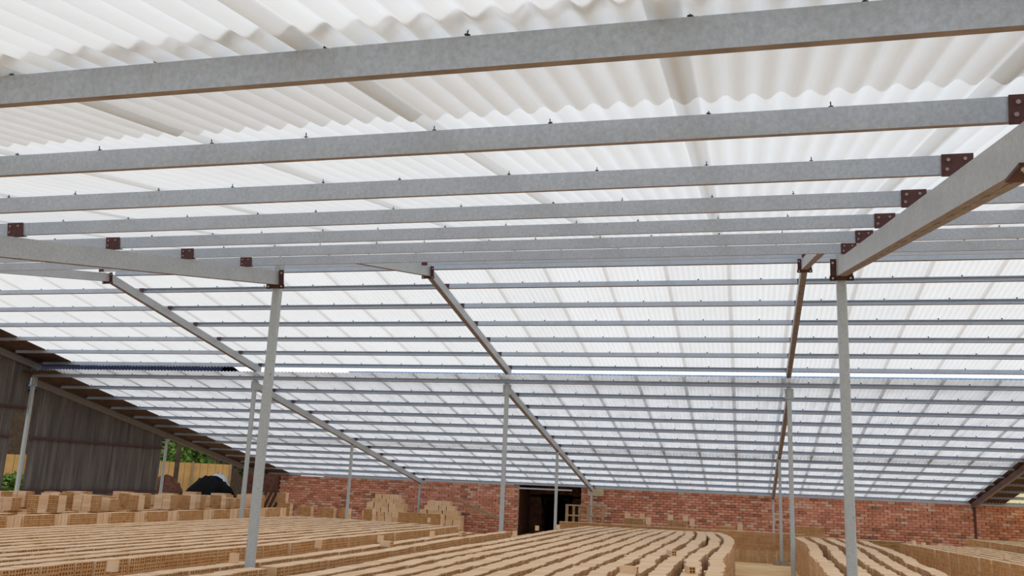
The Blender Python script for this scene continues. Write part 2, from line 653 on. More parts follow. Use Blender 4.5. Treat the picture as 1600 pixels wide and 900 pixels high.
def end_plate(root, y, mat='primer', big=True):
    """bolted angle plates at the end of a rafter (in rafter coordinates)"""
    b = MB()
    for sx in (-1, 1):
        b.box((sx * (RW / 2 + 0.03), y, RD / 2 - 0.015), (0.055, 0.012, RD + 0.06))
    b.box((0, y, -0.02), (RW + 0.13, 0.012, 0.045))
    p = add('end_plate', b.mesh('end_plate', mat), root)
    for x, z in ((-RW / 2 - 0.035, RD * 0.85), (-RW / 2 - 0.035, -0.02), (RW / 2 + 0.035, -0.02), (RW / 2 + 0.035, RD * 0.85)):
        add('bolt', bolt_me, p, (x, y - 0.006, z))
    return p


for fr in (1, 0):
    r = rafter(fr, -3.0, D1 - 0.05, zA, True, f'heavy grey rafter of the near roof ending on the {"left" if fr == 1 else "right"} foreground post',
               YA, True, 'rafters of the near roof')
    end_plate(r, (D1 - 0.06 + 3.0) / CA)
for fr in (2, 1, 0):
    r = rafter(fr, D1 - 0.1, D2 - 0.01, zU, True, f'short-looking grey rafter rising to the ridge at the {FW[fr]}',
               [D2 - 0.2], False, 'rafters up to the ridge')
    end_plate(r, (D2 - 0.02 - D1 + 0.1) / CA)
for fr in (3, 2, 1, 0):
    r = rafter(fr, D2 + 0.01, D3 + 0.12, zB, False, f'slanting rafter of the far upper roof at the {FW[fr]}',
               YB, False, 'rafters of the far upper roof', 'steel_shade' if fr == 3 else 'steel_far')
for fr in (3, 2, 1, 0, -1):
    r = rafter(fr, D3 + 0.075, D4 + 0.15, zC, False, f'slanting rafter of the far lower roof at the {FW[fr]}',
               YC[1:], False, 'rafters of the far lower roof', 'primer' if fr == -1 else 'steel_shade' if fr == 3 else 'steel_far')

# ------------------------------------------------------------------ posts
shaft_cache = {}


def post(fr, y, ztop, w, label, bracket=None, base=False, rusty=False, d=None):
    d = d or w
    ztop -= 0.014
    o = empty('steel_post', (FX[fr], y, 0))
    tag(o, label, 'post', 'steel posts of the shed', 'thing')
    b = MB()
    h, c = w / 2, 0.012
    prof = [(-h + c, -h), (h - c, -h), (h, -h + c), (h, h - c), (h - c, h), (-h + c, h), (-h, h - c), (-h, -h + c)]
    n = len(prof)
    for z in (0, ztop - 0.012):
        b.v += [(px, py, z) for px, py in prof]
    for i in range(n):
        b.f.append((i, (i + 1) % n, n + (i + 1) % n, n + i))
    b.f.append(tuple(range(n, 2 * n)))
    b.mi = [0] * len(b.f)
    add('shaft', b.mesh('shaft', 'primer' if rusty else 'post'), o)
    cp = add('cap_plate', MB().box((0, 0, ztop - 0.006), (w + 0.09, w + 0.07, 0.012)).mesh('cap_plate', 'primer' if (rusty or bracket == 'near') else 'steel_far'), o)
    for sx in (-1, 1):
        add('bolt', bolt_me, cp, (sx * (w / 2 + 0.025), -w / 2 - 0.02, ztop - 0.012), (math.pi / 2, 0, 0))
    if bracket is not None and bracket != 'near':
        # gusset that carries the lower rafter on the side of the post
        b = MB()
        for sx in (-1, 1):
            b.box((sx * (w / 2 + 0.022), 0.0, bracket + RD / 2 - 0.01), (0.045, 0.05, RD + 0.07))
        b.box((0, 0.0, bracket - 0.03), (w + 0.08, w + 0.04, 0.02))
        g = add('bracket', b.mesh('bracket', 'steel_far'), o)
        for sx in (-1, 1):
            add('bolt', bolt_me, g, (sx * (w / 2 + 0.03), -0.025, bracket - 0.005))
    if base:
        add('footing', MB().box((0, 0, 0.035), (0.42, 0.34, 0.07)).box((0, 0, 0.08), (0.3, 0.26, 0.03)).mesh('footing', 'concrete'), o)
    return o


post(1, D1, zU(D1), 0.088, 'tall grey steel post in the left foreground, nearest of all', None)
post(0, D1, zU(D1), 0.088, 'tall chipped grey steel post in the right foreground', None)
post(0, D0, zA(D0), 0.088, 'dark post under the near rafter cut off by the right picture edge', 'near', rusty=True)
for fr, lb in ((3, 'grey post at the left gable end beside the old dark sheet wall'), (2, 'thin grey post standing just behind the left foreground post'),
               (1, 'grey post under the roof step near the middle of the picture'), (0, 'grey post under the roof step left of the right foreground post')):
    post(fr, D3, zB(D3), 0.088, lb, zC(D3))
for fr, lb in ((3, 'slim grey post at the far edge of the dark gable sheets'), (2, 'slim grey post against the left part of the brick wall'),
               (1, 'slim grey post in front of the dark kiln doorway'), (0, 'slim grey post on a concrete footing before the brick stack')):
    post(fr, D5, zC(D5), 0.075, lb, None, base=(fr == 0))
for fr, lb in ((3, 'shaded end post at the open left corner of the shed'), (2, 'short eave post between the two brick pyramids'),
               (1, 'short eave post beside the timber frame at the doorway'), (0, 'thin eave post against the wall left of the right posts'),
               (-1, 'rusty eave post under the dark roof strip at far right')):
    post(fr, D4, zC(D4), 0.07, lb, None, rusty=(fr == -1))

# ------------------------------------------------------------------ brick wall at the back
WY = 31.75
WT = CAMZ - 0.02
BLX, BHZ = 0.225, 0.077
CRS, STP = 0.086, 0.238


def box_tpl(sx, sy, sz):
    v = np.array([(x * sx, y * sy, z * sz) for x in (-.5, .5) for y in (-.5, .5) for z in (-.5, .5)])
    q = np.array([(0, 1, 3, 2), (4, 6, 7, 5), (0, 4, 5, 1), (2, 3, 7, 6), (0, 2, 6, 4), (1, 5, 7, 3)])
    return v, q


def brick_wall(name, x0, x1, label, n_parts):
    root = empty(name, (x0, WY, 0))
    tag(root, label, 'wall', kind='structure')
    add('mortar', MB().box(((x1 - x0) / 2, 0.14, WT / 2), (x1 - x0, 0.24, WT)).mesh('mortar', 'mortar'), root)
    tv, tq = box_tpl(BLX, 0.10, BHZ)
    sh = MB()
    sh.v = [tuple(p) for p in tv]
    sh.f = [tuple(int(i) for i in q) for q in tq]
    sh.mi = [0] * 6
    sh = sh.mesh('brick', 'red')
    items = []
    rows = int(WT / CRS)
    for r in range(rows):
        z = CRS * (r + 0.5)
        x = x0 + BLX / 2 + (0 if r % 2 else -STP / 2)
        while x < x1 + 0.05:
            if x0 + 0.05 < x < x1 - 0.05:
                items.append((x + rng.uniform(-.008, .008), rng.uniform(-.012, .006), z, rng.uniform(-.02, .02)))
            x += STP
    vis = []
    for k, it in enumerate(items):
        p = project((it[0], WY, it[2]))
        if p and 0 < p[0] < 1600 and p[1] < 822 and it[2] > 0.65:
            vis.append((p[2], k))
    vis.sort()
    single = {k for _, k in vis[:n_parts]}
    mats, rr = [], []
    for k, it in enumerate(items):
        if k in single:
            add('brick', sh, root, (it[0] - x0, it[1], it[2]), (0, 0, it[3]))
        else:
            c, s = math.cos(it[3]), math.sin(it[3])
            mats.append(((c, -s, 0, it[0] - x0), (s, c, 0, it[1]), (0, 0, 1, it[2]), (0, 0, 0, 1)))
            rr.append(rng.random())
    o = add('bricks', big_mesh('bricks', [(tv, tq, mats, rr, [0] * 6)], ['red']), root)
    o['kind'] = 'stuff'
    return root


brick_wall('wall_back', -5.5, 10.6, 'weathered red brick wall right of the kiln doorway', 300)
brick_wall('wall_rear', -17.15, -7.75, 'weathered red brick wall left of the kiln doorway', 220)
# kiln doorway recess
rec = empty('wall_recess', (-6.6, WY + 1.6, 0))
tag(rec, 'dark recessed kiln entrance between the two red brick walls', 'wall', kind='structure')
b = MB()
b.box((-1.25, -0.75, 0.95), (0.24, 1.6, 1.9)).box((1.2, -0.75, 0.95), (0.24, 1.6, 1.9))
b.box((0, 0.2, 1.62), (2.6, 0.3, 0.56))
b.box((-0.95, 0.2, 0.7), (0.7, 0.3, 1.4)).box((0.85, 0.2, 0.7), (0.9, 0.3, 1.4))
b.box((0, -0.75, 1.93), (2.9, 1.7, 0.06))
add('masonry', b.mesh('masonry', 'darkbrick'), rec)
b = MB()
N_ = 14
for i in range(N_):
    a0, a1 = math.pi * i / N_, math.pi * (i + 1) / N_
    b.quad((-0.1 - 0.52 * math.cos(a0), 0.05, 0.82 + 0.52 * math.sin(a0)), (-0.1 - 0.52 * math.cos(a1), 0.05, 0.82 + 0.52 * math.sin(a1)),
           (-0.1 - 0.52 * math.cos(a1), 3.2, 0.82 + 0.52 * math.sin(a1)), (-0.1 - 0.52 * math.cos(a0), 3.2, 0.82 + 0.52 * math.sin(a0)))
    b.quad((-0.1 - 0.52 * math.cos(a0), 0.05, 0.82 + 0.52 * math.sin(a0)), (-0.1 - 0.52 * math.cos(a1), 0.05, 0.82 + 0.52 * math.sin(a1)),
           (-0.1 - 0.62 * math.cos(a1), 0.05, 1.45), (-0.1 - 0.62 * math.cos(a0), 0.05, 1.45))
b.box((-0.62, 1.6, 0.41), (0.02, 3.2, 0.82)).box((0.42, 1.6, 0.41), (0.02, 3.2, 0.82)).box((-0.1, 3.2, 0.7), (1.1, 0.05, 1.5))
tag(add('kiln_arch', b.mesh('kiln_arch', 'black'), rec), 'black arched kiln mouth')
b = MB().box((0, 0, 0), (1.9, 0.06, 0.05))
ln = add('trim_1', b.mesh('trim_1', 'steel_far'), None, (-6.75, WY - 0.2, 1.63))
tag(ln, 'pale eave rail across the top of the dark doorway', 'rail', kind='structure')
# shaded return wall at the left end
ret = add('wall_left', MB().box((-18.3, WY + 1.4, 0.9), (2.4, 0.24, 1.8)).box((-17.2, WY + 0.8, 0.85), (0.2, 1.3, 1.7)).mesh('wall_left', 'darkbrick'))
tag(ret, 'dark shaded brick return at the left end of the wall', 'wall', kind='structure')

# ------------------------------------------------------------------ left gable wall of old sheets
XG = FX[3] - 0.07


def gable_sheets(name, y0, y1, zt, zb, label, per=0.9):
    root = empty(name, (XG, y0, 0))
    tag(root, label, 'wall', kind='structure')
    n = max(1, round((y1 - y0) / per))
    w = (y1 - y0) / n
    for k in range(n):
        a, c = y0 + k * w, y0 + (k + 1) * w
        for (lo, hi, off) in ((zb, (zb + 1.5), 0.0), (zb + 1.45, None, 0.02)):
            b = MB()
            m = 40
            for i in range(m + 1):
                t = a + (c - a) * i / m + (0.02 * i / m)
                x = 0.012 * math.cos(2 * math.pi * (t - y0) / 0.09) - off + 0.004 * k % 0.008
                top = hi if hi is not None else max(lo + 0.02, zt(t))
                top = min(top, zt(t))
                b.v += [(x, t - y0, lo), (x, t - y0, top)]
            for i in range(m):
                b.f.append((2 * i, 2 * i + 2, 2 * i + 3, 2 * i + 1))
            b.mi = [0] * len(b.f)
            add('wall_sheet', b.mesh('wall_sheet', 'oldsheet', True), root)
    for z in (zb + 0.13, zb + 1.45):
        add('girt', MB().box((0.05, (y1 - y0) / 2, z), (0.05, y1 - y0, 0.06)).mesh('girt', 'primer'), root)
    return root


gable_sheets('wall_side', D3 + 0.22, D5 - 0.15, lambda y: zC(y) + 0.02, 0.95, 'old dark corrugated sheet wall filling the left gable')
gable_sheets('wall_gable', 13.2, D3 - 0.1, lambda y: zB(y) + 0.02, 3.0, 'dark upper sheet panel under the left gable rafter at the picture edge')
gable_sheets('wall_end', 13.2, 18.8, lambda y: 3.05, 0.95, 'old grey sheet panel left of the slit at the picture edge')

# ------------------------------------------------------------------ hollow bricks
BW, BH, BL = 0.0785, 0.079, 0.205


def hollow_tpl(L=BL, W=BW, H=BH):
    """brick with four square holes running through its length (x); origin at bottom centre"""
    g = 0.004
    w, h = W / 2 - g / 2, H - 0.002
    ho = 0.0235
    y1 = 0.0055
    ys = [(-y1 - ho, -y1), (y1, y1 + ho)]
    zc = h / 2
    zs = [(zc - y1 - ho, zc - y1), (zc + y1, zc + y1 + ho)]
    V, Q = [], []

    def quad(*p):
        s = len(V)
        V.extend(p)
        Q.append((s, s + 1, s + 2, s + 3))
    for sx in (-1, 1):
        x = sx * L / 2
        def fq(ya, yb, za, zb):
            p = [(x, ya, za), (x, yb, za), (x, yb, zb), (x, ya, zb)]
            quad(*(p if sx > 0 else p[::-1]))
        fq(-w, w, 0, zs[0][0])
        fq(-w, w, zs[0][1], zs[1][0])
        fq(-w, w, zs[1][1], h)
        for za, zb in zs:
            fq(-w, ys[0][0], za, zb)
            fq(ys[0][1], ys[1][0], za, zb)
            fq(ys[1][1], w, za, zb)
    a, c = -L / 2, L / 2
    for ya, yb in ys:
        for za, zb in zs:
            quad((a, ya, za), (c, ya, za), (c, ya, zb), (a, ya, zb))
            quad((a, yb, za), (a, yb, zb), (c, yb, zb), (c, yb, za))
            quad((a, ya, za), (a, yb, za), (c, yb, za), (c, ya, za))
            quad((a, ya, zb), (c, ya, zb), (c, yb, zb), (a, yb, zb))
    quad((a, -w, 0), (c, -w, 0), (c, -w, h), (a, -w, h))
    quad((a, w, 0), (a, w, h), (c, w, h), (c, w, 0))
    quad((a, -w, h), (c, -w, h), (c, w, h), (a, w, h))
    quad((a, -w, 0), (a, w, 0), (c, w, 0), (c, -w, 0))
    return np.array(V), np.array(Q)


HTV, HTQ = hollow_tpl()
PTV, PTQ = box_tpl(BL, BW - 0.004, BH - 0.002)
PTV = PTV + np.array([0, 0, BH / 2])
me_b = bpy.data.meshes.new('hollow_brick')
me_b.from_pydata(HTV.tolist(), [], [tuple(int(i) for i in q) for q in HTQ])
me_b.materials.append(M['clay'])
me_b.materials.append(M['clay_end'])
HMI = [1] * (len(HTQ) - 4) + [0] * 4
me_b.polygons.foreach_set('material_index', HMI)
PMI = [1, 1, 0, 0, 0, 0]
me_b.update()

holey, plainb, tops = [], [], []
POSTS = [(FX[f], y) for f in FX for y in (D0, D1, D3, D5, D4)]


def mat_brick(x, y, z, a, roll=0.0, up=False, half=1.0):
    c, s = math.cos(a), math.sin(a)
    if up:   # standing on end: length axis vertical
        R = np.array([(c, -s, 0), (s, c, 0), (0, 0, 1.0)]) @ np.array([(0, 0, 1.0), (0, 1, 0), (-1, 0, 0)])
        R = R @ np.diag((half, 1.0, 1.0))
        off = R @ np.array([-BL / 2, 0, -BH / 2])
        m = np.eye(4)
        m[:3, :3] = R
        m[:3, 3] = (x + off[0], y + off[1], z + off[2])
        return m
    m = np.eye(4)
    m[:3, :3] = ((c, -s, 0), (s, c, 0), (0, 0, 1))
    m[:3, 3] = (x, y, z)
    return m


def row(fn, t0, t1, courses, full=2, along='y', z0=0.0, grp=None, jit=0.012, bottom=0, follow=0.6):
    """one line of bricks, holes across the line; fn(t) gives the cross position; top courses (or all) get real holes"""
    t = t0
    k = 0
    shift = 0.0
    while t < t1:
        if k % 3 == 0:
            t += rng.uniform(0.003, 0.014)
            shift = rng.gauss(0, jit)
        u = fn(t) + shift + rng.uniform(-.002, .002)
        e = 0.05
        sl = (fn(t + e) - fn(t - e)) / (2 * e)
        a = -math.atan(sl) * follow if along == 'y' else math.pi / 2 + math.atan(sl) * follow
        px_, py_ = (u, t) if along == 'y' else (t, u)
        if any(abs(px_ - a_) < 0.17 and abs(py_ - b_) < 0.1 for a_, b_ in POSTS):
            t += BW
            k += 1
            continue
        for c in range(bottom, courses):
            du = rng.uniform(-.004, .004)
            x, y = (u + du, t) if along == 'y' else (t, u + du)
            m = mat_brick(x, y, z0 + c * BH, a)
            r = rng.random()
            if c == courses - 1:
                tops.append((m, r, grp))
            elif c >= courses - full:
                holey.append((m, r))
            else:
                plainb.append((m, r))
        t += BW
        k += 1


def interp(pts):
    ys = [p[0] for p in pts]
    vs = [p[1] for p in pts]
    return lambda y: float(np.interp(y, ys, vs))


def smooth(pts):
    f = interp(pts)
    return lambda y: sum(f(y + d) for d in (-.5, -.25, 0, .25, .5)) / 5


W_M = smooth([(4, 0.0), (9, 0.02), (11, -.01), (12.8, -.02), (14.1, -.11), (16, -.03), (18, .05), (20, .03), (21.2, -.04), (22.3, -.13), (23.7, -.33), (26, -.5)])
W_L = smooth([(4, -.1), (9, -.06), (12, -.06), (14, 0.02), (16.5, .06), (19, .08), (21, .16), (24, .38)])
ROWN = ['first', 'second', 'third', 'fourth', 'fifth', 'sixth', 'seventh', 'eighth', 'ninth', 'tenth', 'eleventh', 'twelfth', 'thirteenth']
BASE_M = [-.33, -.635, -.95, -1.27, -1.58, -1.89, -2.2, -2.52, -2.84, -3.16, -3.48, -3.81, -4.15]
NC = 10
for i, xb in enumerate(BASE_M):
    k = min(1, i / 7.0)
    ph1, ph2 = rng.uniform(0, 6), rng.uniform(0, 6)

    def fn(t, xb=xb, k=k, ph1=ph1, ph2=ph2):
        return xb + (1 - k) * W_M(t + 0.15 * k) + k * W_L(t) + 0.012 * math.sin(t * 2.1 + ph1) + 0.018 * math.sin(t * 0.9 + ph2)
    row(fn, 6.0, 23.9 - 0.03 * i, NC, NC - 2 if i == 0 else 3, grp='M%d' % i)
# two lower-spaced rows with a wider path on their left
row(lambda t: -4.86 + 0.05 * math.sin(t * .7) + (t - 12) * 0.012, 5.5, 18.6, NC, 4, grp='N0')
row(lambda t: -5.30 + 0.05 * math.sin(t * .6 + 1) + (t - 12) * 0.015, 4.5, 17.6, NC, 4, grp='N1')
# left block
for i in range(13):
    xb = -6.5 - i * 0.342 + rng.uniform(-.03, .03)
    ph1, ph2 = rng.uniform(0, 6), rng.uniform(0, 6)

    def fn(t, xb=xb, ph1=ph1, ph2=ph2):
        return xb + 0.05 * (t - 12) * 0.7 + 0.02 * math.sin(t * 1.1 + ph1) + 0.012 * math.sin(t * 2.3 + ph2)
    row(fn, 5.2 + 0.25 * i, 19.7 + 0.06 * i, NC, 6 if i == 0 else 2, grp='L%d' % i)
# transverse row closing the middle block
row(lambda t: 25.55 + 0.04 * math.sin(t * 1.3) - 0.02 * (t + 1), -5.0, 1.55, NC, NC, 'x', grp='T0')
row(lambda t: 24.15 + 0.03 * math.sin(t * 2), 1.35, 3.75, NC, NC, 'x', grp='T1')
# right block
W_R = smooth([(4, -.2), (10, -.14), (13, -.12), (14.6, -.1), (16.2, -.06), (17.3, -.06), (18.2, .02), (19.1, .07), (20.5, .1), (22, .06), (24, .02)])
for i, xb in enumerate((1.27, 1.62, 1.98, 2.31, 2.69)):
    ph = rng.uniform(0, 6)
    row(lambda t, xb=xb, ph=ph, i=i: xb + W_R(t + 0.25 * i) + 0.015 * math.sin(t * 2 + ph), 6.5, 23.7, NC, NC if i == 0 else 3, grp='R%d' % i)
# block behind it on the right, and the one beyond
for i in range(6):
    row(lambda t, i=i: 3.72 + 0.31 * i + (22.65 - t) * 0.155, 13.0, 23.3, NC, NC - 1 if i == 0 else 2, grp='Q%d' % i, follow=1.0)
for i in range(4):
    row(lambda t, i=i: 6.0 + 0.31 * i + (24 - t) * 0.12, 16.5, 26.3, NC + 1, 6 if i == 0 else 2, grp='P%d' % i, follow=1.0)

# stacks behind the left block: holed bundles with upright half bricks between them
def stack_line(xc, y0, y1, z_top_courses, period, up_h=2):
    y = y0
    k = 0
    while y < y1:
        ncol = 9 + rng.choice((0, 0, 3))
        for j in range(ncol):
            for c in range(4, z_top_courses):
                m = mat_brick(xc + rng.uniform(-.006, .006), y, c * BH, rng.uniform(-.01, .01))
                (holey if c >= z_top_courses - 5 else plainb).append((m, rng.random()))
            y += BW + (0.006 if j % 3 == 2 else 0)
        for j in range(2):
            y += 0.06
            for lev in range(4):
                m = mat_brick(xc + 0.03, y, z_top_courses * BH - (lev + 1) * BL + (0 if j else -.002), math.pi, up=True)
                if m[2, 3] - BL / 2 > -0.2:
                    holey.append((m, rng.random()))
                m2 = m.copy()
                m2[1, 3] += BW
                holey.append((m2, rng.random()))
            y += BW * 1.35
        y += 0.07
        k += 1


def bundle(x, y, z, n, courses, rot):
    """a square-stacked bundle of n bricks per course"""
    w = n * BW
    if rot:
        for c in range(courses):
            for j in range(n):
                holey.append((mat_brick(x, y + (j - n / 2) * BW, z + c * BH, 0), rng.random()))
                holey.append((mat_brick(x - BL - .01, y + (j - n / 2) * BW, z + c * BH, 0), rng.random()))
    else:
        for c in range(courses):
            for j in range(n):
                holey.append((mat_brick(x - (j - n / 2) * BW, y, z + c * BH, math.pi / 2), rng.random()))


stack_line(-12.2, 11.0, 22.8, 11, 1.4)
for (xc, ya, yb, tall) in ((-12.75, 11.2, 22.5, 11), (-13.6, 11.6, 23.2, 11), (-14.5, 12.2, 24, 11)):
    y = ya
    while y < yb:
        n = rng.choice((3, 4, 5, 6))
        for c in range(5, tall):
            for j in range(n):
                (holey if c > tall - 4 else plainb).append((mat_brick(xc, y + j * BW, c * BH, 0), rng.random()))
        if rng.random() < 0.85:
            bundle(xc + 0.05, y + n * BW / 2, tall * BH, rng.choice((3, 4)), rng.choice((3, 4, 4)), rng.random() < 0.6)
        y += n * BW + rng.uniform(0.1, 0.35)

# bundles near the back wall, left part
for (x, y, n, z, cs) in ((-13.6, 26.6, 6, 0, 10), (-12.9, 26.6, 7, 0, 10), (-12.2, 26.7, 4, 0, 10), (-11.7, 27.4, 4, 0, 10), (-10.9, 28.4, 12, 0, 9), (-9.9, 28.4, 6, 0, 9),
                         (-14.2, 26.5, 5, 0, 11), (-14.3, 26.5, 4, 11, 4), (-15.2, 26.3, 6, 0, 11)):
    for c in range(cs):
        for j in range(n):
            (holey if c > cs - 6 else plainb).append((mat_brick(x + j * BW, y, (z + c) * BH, math.pi / 2 + rng.uniform(-.02, .02)), rng.random()))


def block_tpl(L=0.25, D=0.22, H=0.15):
    """pale block with six small finger holes in its long face"""
    xs = [-L / 2] + [c + d for c in (-0.07, 0.0, 0.07) for d in (-0.011, 0.011)] + [L / 2]
    zs = [0] + [c + d for c in (0.045, 0.105) for d in (-0.011, 0.011)] + [H]
    V, Q = [], []

    def quad(*p):
        n = len(V)
        V.extend(p)
        Q.append((n, n + 1, n + 2, n + 3))
    y, e = -D / 2, -D / 2 + 0.05
    for i in range(7):
        for k in range(5):
            a, b, c, d = xs[i], xs[i + 1], zs[k], zs[k + 1]
            if i % 2 == 1 and k % 2 == 1:
                quad((a, e, c), (b, e, c), (b, e, d), (a, e, d))
                quad((a, y, c), (a, e, c), (a, e, d), (a, y, d))
                quad((b, y, c), (b, y, d), (b, e, d), (b, e, c))
                quad((a, y, c), (b, y, c), (b, e, c), (a, e, c))
                quad((a, y, d), (a, e, d), (b, e, d), (b, y, d))
            else:
                quad((a, y, c), (b, y, c), (b, y, d), (a, y, d))
    h, w = D / 2, L / 2
    quad((-w, h, 0), (-w, h, H), (w, h, H), (w, h, 0))
    quad((-w, -h, 0), (-w, -h, H), (-w, h, H), (-w, h, 0))
    quad((w, -h, 0), (w, h, 0), (w, h, H), (w, -h, H))
    quad((-w, -h, H), (w, -h, H), (w, h, H), (-w, h, H))
    return np.array(V), np.array(Q)


KTV, KTQ = block_tpl()
blocks_ = []


def pyramid(x, y, levels, wb):
    """stepped pile of blocks against the wall"""
    z = 0.0
    for lv, n in enumerate(levels):
        off = (wb - n) * 0.275 / 2 + rng.uniform(-.04, .04)
        for j in range(n):
            for d in range(2):
                blocks_.append((mat_brick(x + off + j * 0.275 + rng.uniform(-.015, .015), y + d * 0.24, z, rng.uniform(-.05, .05)), rng.random()))
        z += 0.153


pyramid(-12.85, 30.3, [6, 6, 6, 6, 5, 5, 4, 3], 6)
pyramid(-10.95, 30.5, [6, 6, 6, 6, 5, 4, 3], 6)
# bundles on and behind the transverse row
for x, y, n, c0, cs in ((-3.26, 26.4, 7, 0, 12), (-2.06, 26.4, 7, 0, 12), (-0.66, 26.4, 6, 0, 11), (1.4, 27.0, 10, 0, 12)):
    for c in range(c0, cs):
        for j in range(n):
            (holey if c > cs - 5 else plainb).append((mat_brick(x + j * BW, y, c * BH, math.pi / 2), rng.random()))

for x, z in ((-2.62, 0.80), (-1.40, 0.82), (-0.10, 0.74)):     # short columns under the bricks leaning on the bundles
    n_ = int(z / BH)
    for c in range(n_):
        plainb.append((mat_brick(x, 26.36, c * z / n_, math.pi / 2), rng.random()))

# --- choose the bricks that show largest as single objects
LOOSE = []
cand = []
for k, (m, r, g) in enumerate(tops):
    p = project((m[0, 3], m[1, 3], m[2, 3] + BH))
    if p and 4 < p[0] < 1596 and p[1] < 899:
        cand.append((p[2], k))
cand.sort()
N_SINGLE = 262
single = {k for _, k in cand[:N_SINGLE]}
GW = {'M': 'winding row {} from the bare floor strip', 'N': '{} spaced row beside the left block', 'L': '{} row of the big left block',
      'R': '{} row right of the bare floor strip', 'T': 'row', 'Q': '{} row at far right', 'P': '{} row at far right'}
for k, (m, r, g) in enumerate(tops):
    if k in single:
        o = add('hollow_brick', me_b)
        o.matrix_world = Matrix(m.tolist())
        i = int(g[1:])
        w = {'M': f'{ROWN[i]} winding row left of the bare floor strip', 'N': f'{ROWN[i]} of the two spaced rows before the left block',
             'L': f'{ROWN[i]} row of the big left block', 'R': f'{ROWN[i]} row right of the bare floor strip'}.get(g[0], 'far right block')
        tag(o, f'tan hollow brick topping the {w}', 'brick', f'near bricks of the {w}', 'thing')
    else:
        holey.append((m, r))

st = add('hollow_bricks', big_mesh('hollow_bricks', [
    (HTV, HTQ, [a for a, _ in holey], [b for _, b in holey], HMI),
    (PTV, PTQ, [a for a, _ in plainb], [b for _, b in plainb], PMI),
    (KTV, KTQ, [a for a, _ in blocks_], [b for _, b in blocks_], [0] * len(KTQ))], ['clay', 'clay_end']))
tag(st, 'countless tan hollow clay bricks stacked in rows to dry', 'bricks', kind='stuff')
print('BRICKS', len(holey), len(plainb), len(tops))


# --- loose bricks lying or standing on the rows
def back(px, py, z):
    d = AX_F + AX_R * ((px - 800) / F_PX) - AX_U * ((py - 450) / F_PX)
    t = (z - CAMZ) / d.z
    return Vector((d.x * t, d.y * t, z))


ZT = NC * BH
LOOSE = [
    (1049, 868, 0.5, False, 'loose brick with four open holes lying on the fourth winding row'),
    (1078, 895, 0.35, False, 'loose brick with four holes nearest the bottom edge among winding rows'),
    (983, 895, 1.4, False, 'loose brick lying lengthways showing its plain long side'),
    (1428, 852, 0.2, True, 'upright half brick at the far corner of the right rear block'),
    (1443, 855, 0.2, True, 'second upright half brick along the right rear block edge'),
    (1469, 858, 0.2, True, 'third upright half brick along the right rear block edge'),
    (1498, 864, 0.2, True, 'fourth upright half brick along the right rear block edge'),
    (1527, 868, 0.2, True, 'fifth upright half brick along the right rear block edge'),
    (1572, 875, 0.2, True, 'largest upright half brick on the right rear block near the picture edge'),
    (175, 893, 0.1, True, 'upright half brick leaning on the left block in the foreground'),
    (365, 879, 0.1, True, 'upright half brick beside the left foreground post base'),
    (497, 856, 0.1, True, 'upright half brick in front of the left block, middle one'),
    (594, 847, 0.1, True, 'upright half brick in front of the left block, second from right'),
    (675, 839, 0.1, True, 'upright half brick in front of the left block, rightmost'),
    (722, 838, 0.6, False, 'loose brick showing four holes on the spaced rows'),
    (604, 854, 1.2, False, 'flat loose brick lying on the spaced rows'),
    (804, 838, 0.1, True, 'upright half brick at the far left end of the winding rows'),
    (839, 829, 0.1, True, 'small upright half brick below the kiln doorway'),
    (872, 827, 0.1, True, 'small upright half brick right of the slim doorway post'),
    (670, 816, 0.3, True, 'small red-toned brick standing before the right pyramid'),
]
for px, py, a, up, lb in LOOSE:
    p = back(px, py, ZT)
    o = add('hollow_brick', me_b)
    m = mat_brick(p.x, p.y, p.z, a + (math.pi if up else math.pi / 2), up=up, half=0.5 if up else 1.0)
    o.matrix_world = Matrix(m.tolist())
    tag(o, lb, 'brick', 'loose bricks on the rows', 'thing')

ZB = 12 * BH
for x, z, h, lb in ((-3.22, ZB, 0.74, 'pale upright brick on the left end of the bundle right of the timber frame'),
                    (-2.80, ZB, 0.74, 'pale upright brick on the right end of the bundle right of the timber frame'),
                    (-2.62, 0.80, 1.0, 'pale brick standing against the first bundle by the wall'),
                    (-2.00, ZB, 0.74, 'pale upright brick on the left end of the middle wall bundle'),
                    (-1.58, ZB, 0.74, 'pale upright brick on the right end of the middle wall bundle'),
                    (-1.40, 0.82, 1.0, 'pale brick standing against the middle wall bundle'),
                    (-0.10, 0.74, 1.0, 'pale brick standing against the rightmost small wall bundle')):
    o = add('hollow_brick', me_b)
    m = mat_brick(x, 26.33, z, math.pi / 2, up=True, half=h)
    o.matrix_world = Matrix((m @ np.diag((1.0, 1.9, 1.0, 1.0))).tolist())
    tag(o, lb, 'brick', 'bricks standing on the wall bundles', 'thing')

# ------------------------------------------------------------------ timber frame and planks by the doorway
tf = empty('timber_frame', (-5.75, WY - 1.3, 0))
tag(tf, 'weathered timber frame standing beside the dark kiln doorway', 'frame')
for x in (0, 0.72, 1.22):
    add('upright', MB().box((x, 0, 0.58), (0.09, 0.07, 1.16)).mesh('upright', 'wood'), tf)
for z in (1.15, 0.82, 0.3):
    add('rail', MB().box((0.6, 0.0, z), (1.3, 0.06, 0.05)).mesh('rail', 'wood'), tf)
for x in (0.22, 0.42, 0.95):
    add('slat', MB().box((x, 0.05, 0.75), (0.08, 0.03, 0.85)).mesh('slat', 'wood'), tf)
pk = empty('leaning_planks', (-9.6, WY - 0.8, 0))
tag(pk, 'old timber planks leaning before the wall left of the doorway', 'planks')
for i, (a, dx) in enumerate(((0.33, 0), (0.38, 0.12), (0.30, 0.3))):
    add('plank', MB().box((0.7 + dx, -0.05 * i, 0.83 - 0.07 * i), (1.9, 0.12, 0.035), Matrix.Rotation(a, 3, 'Y')).mesh('plank', 'wood'), pk)
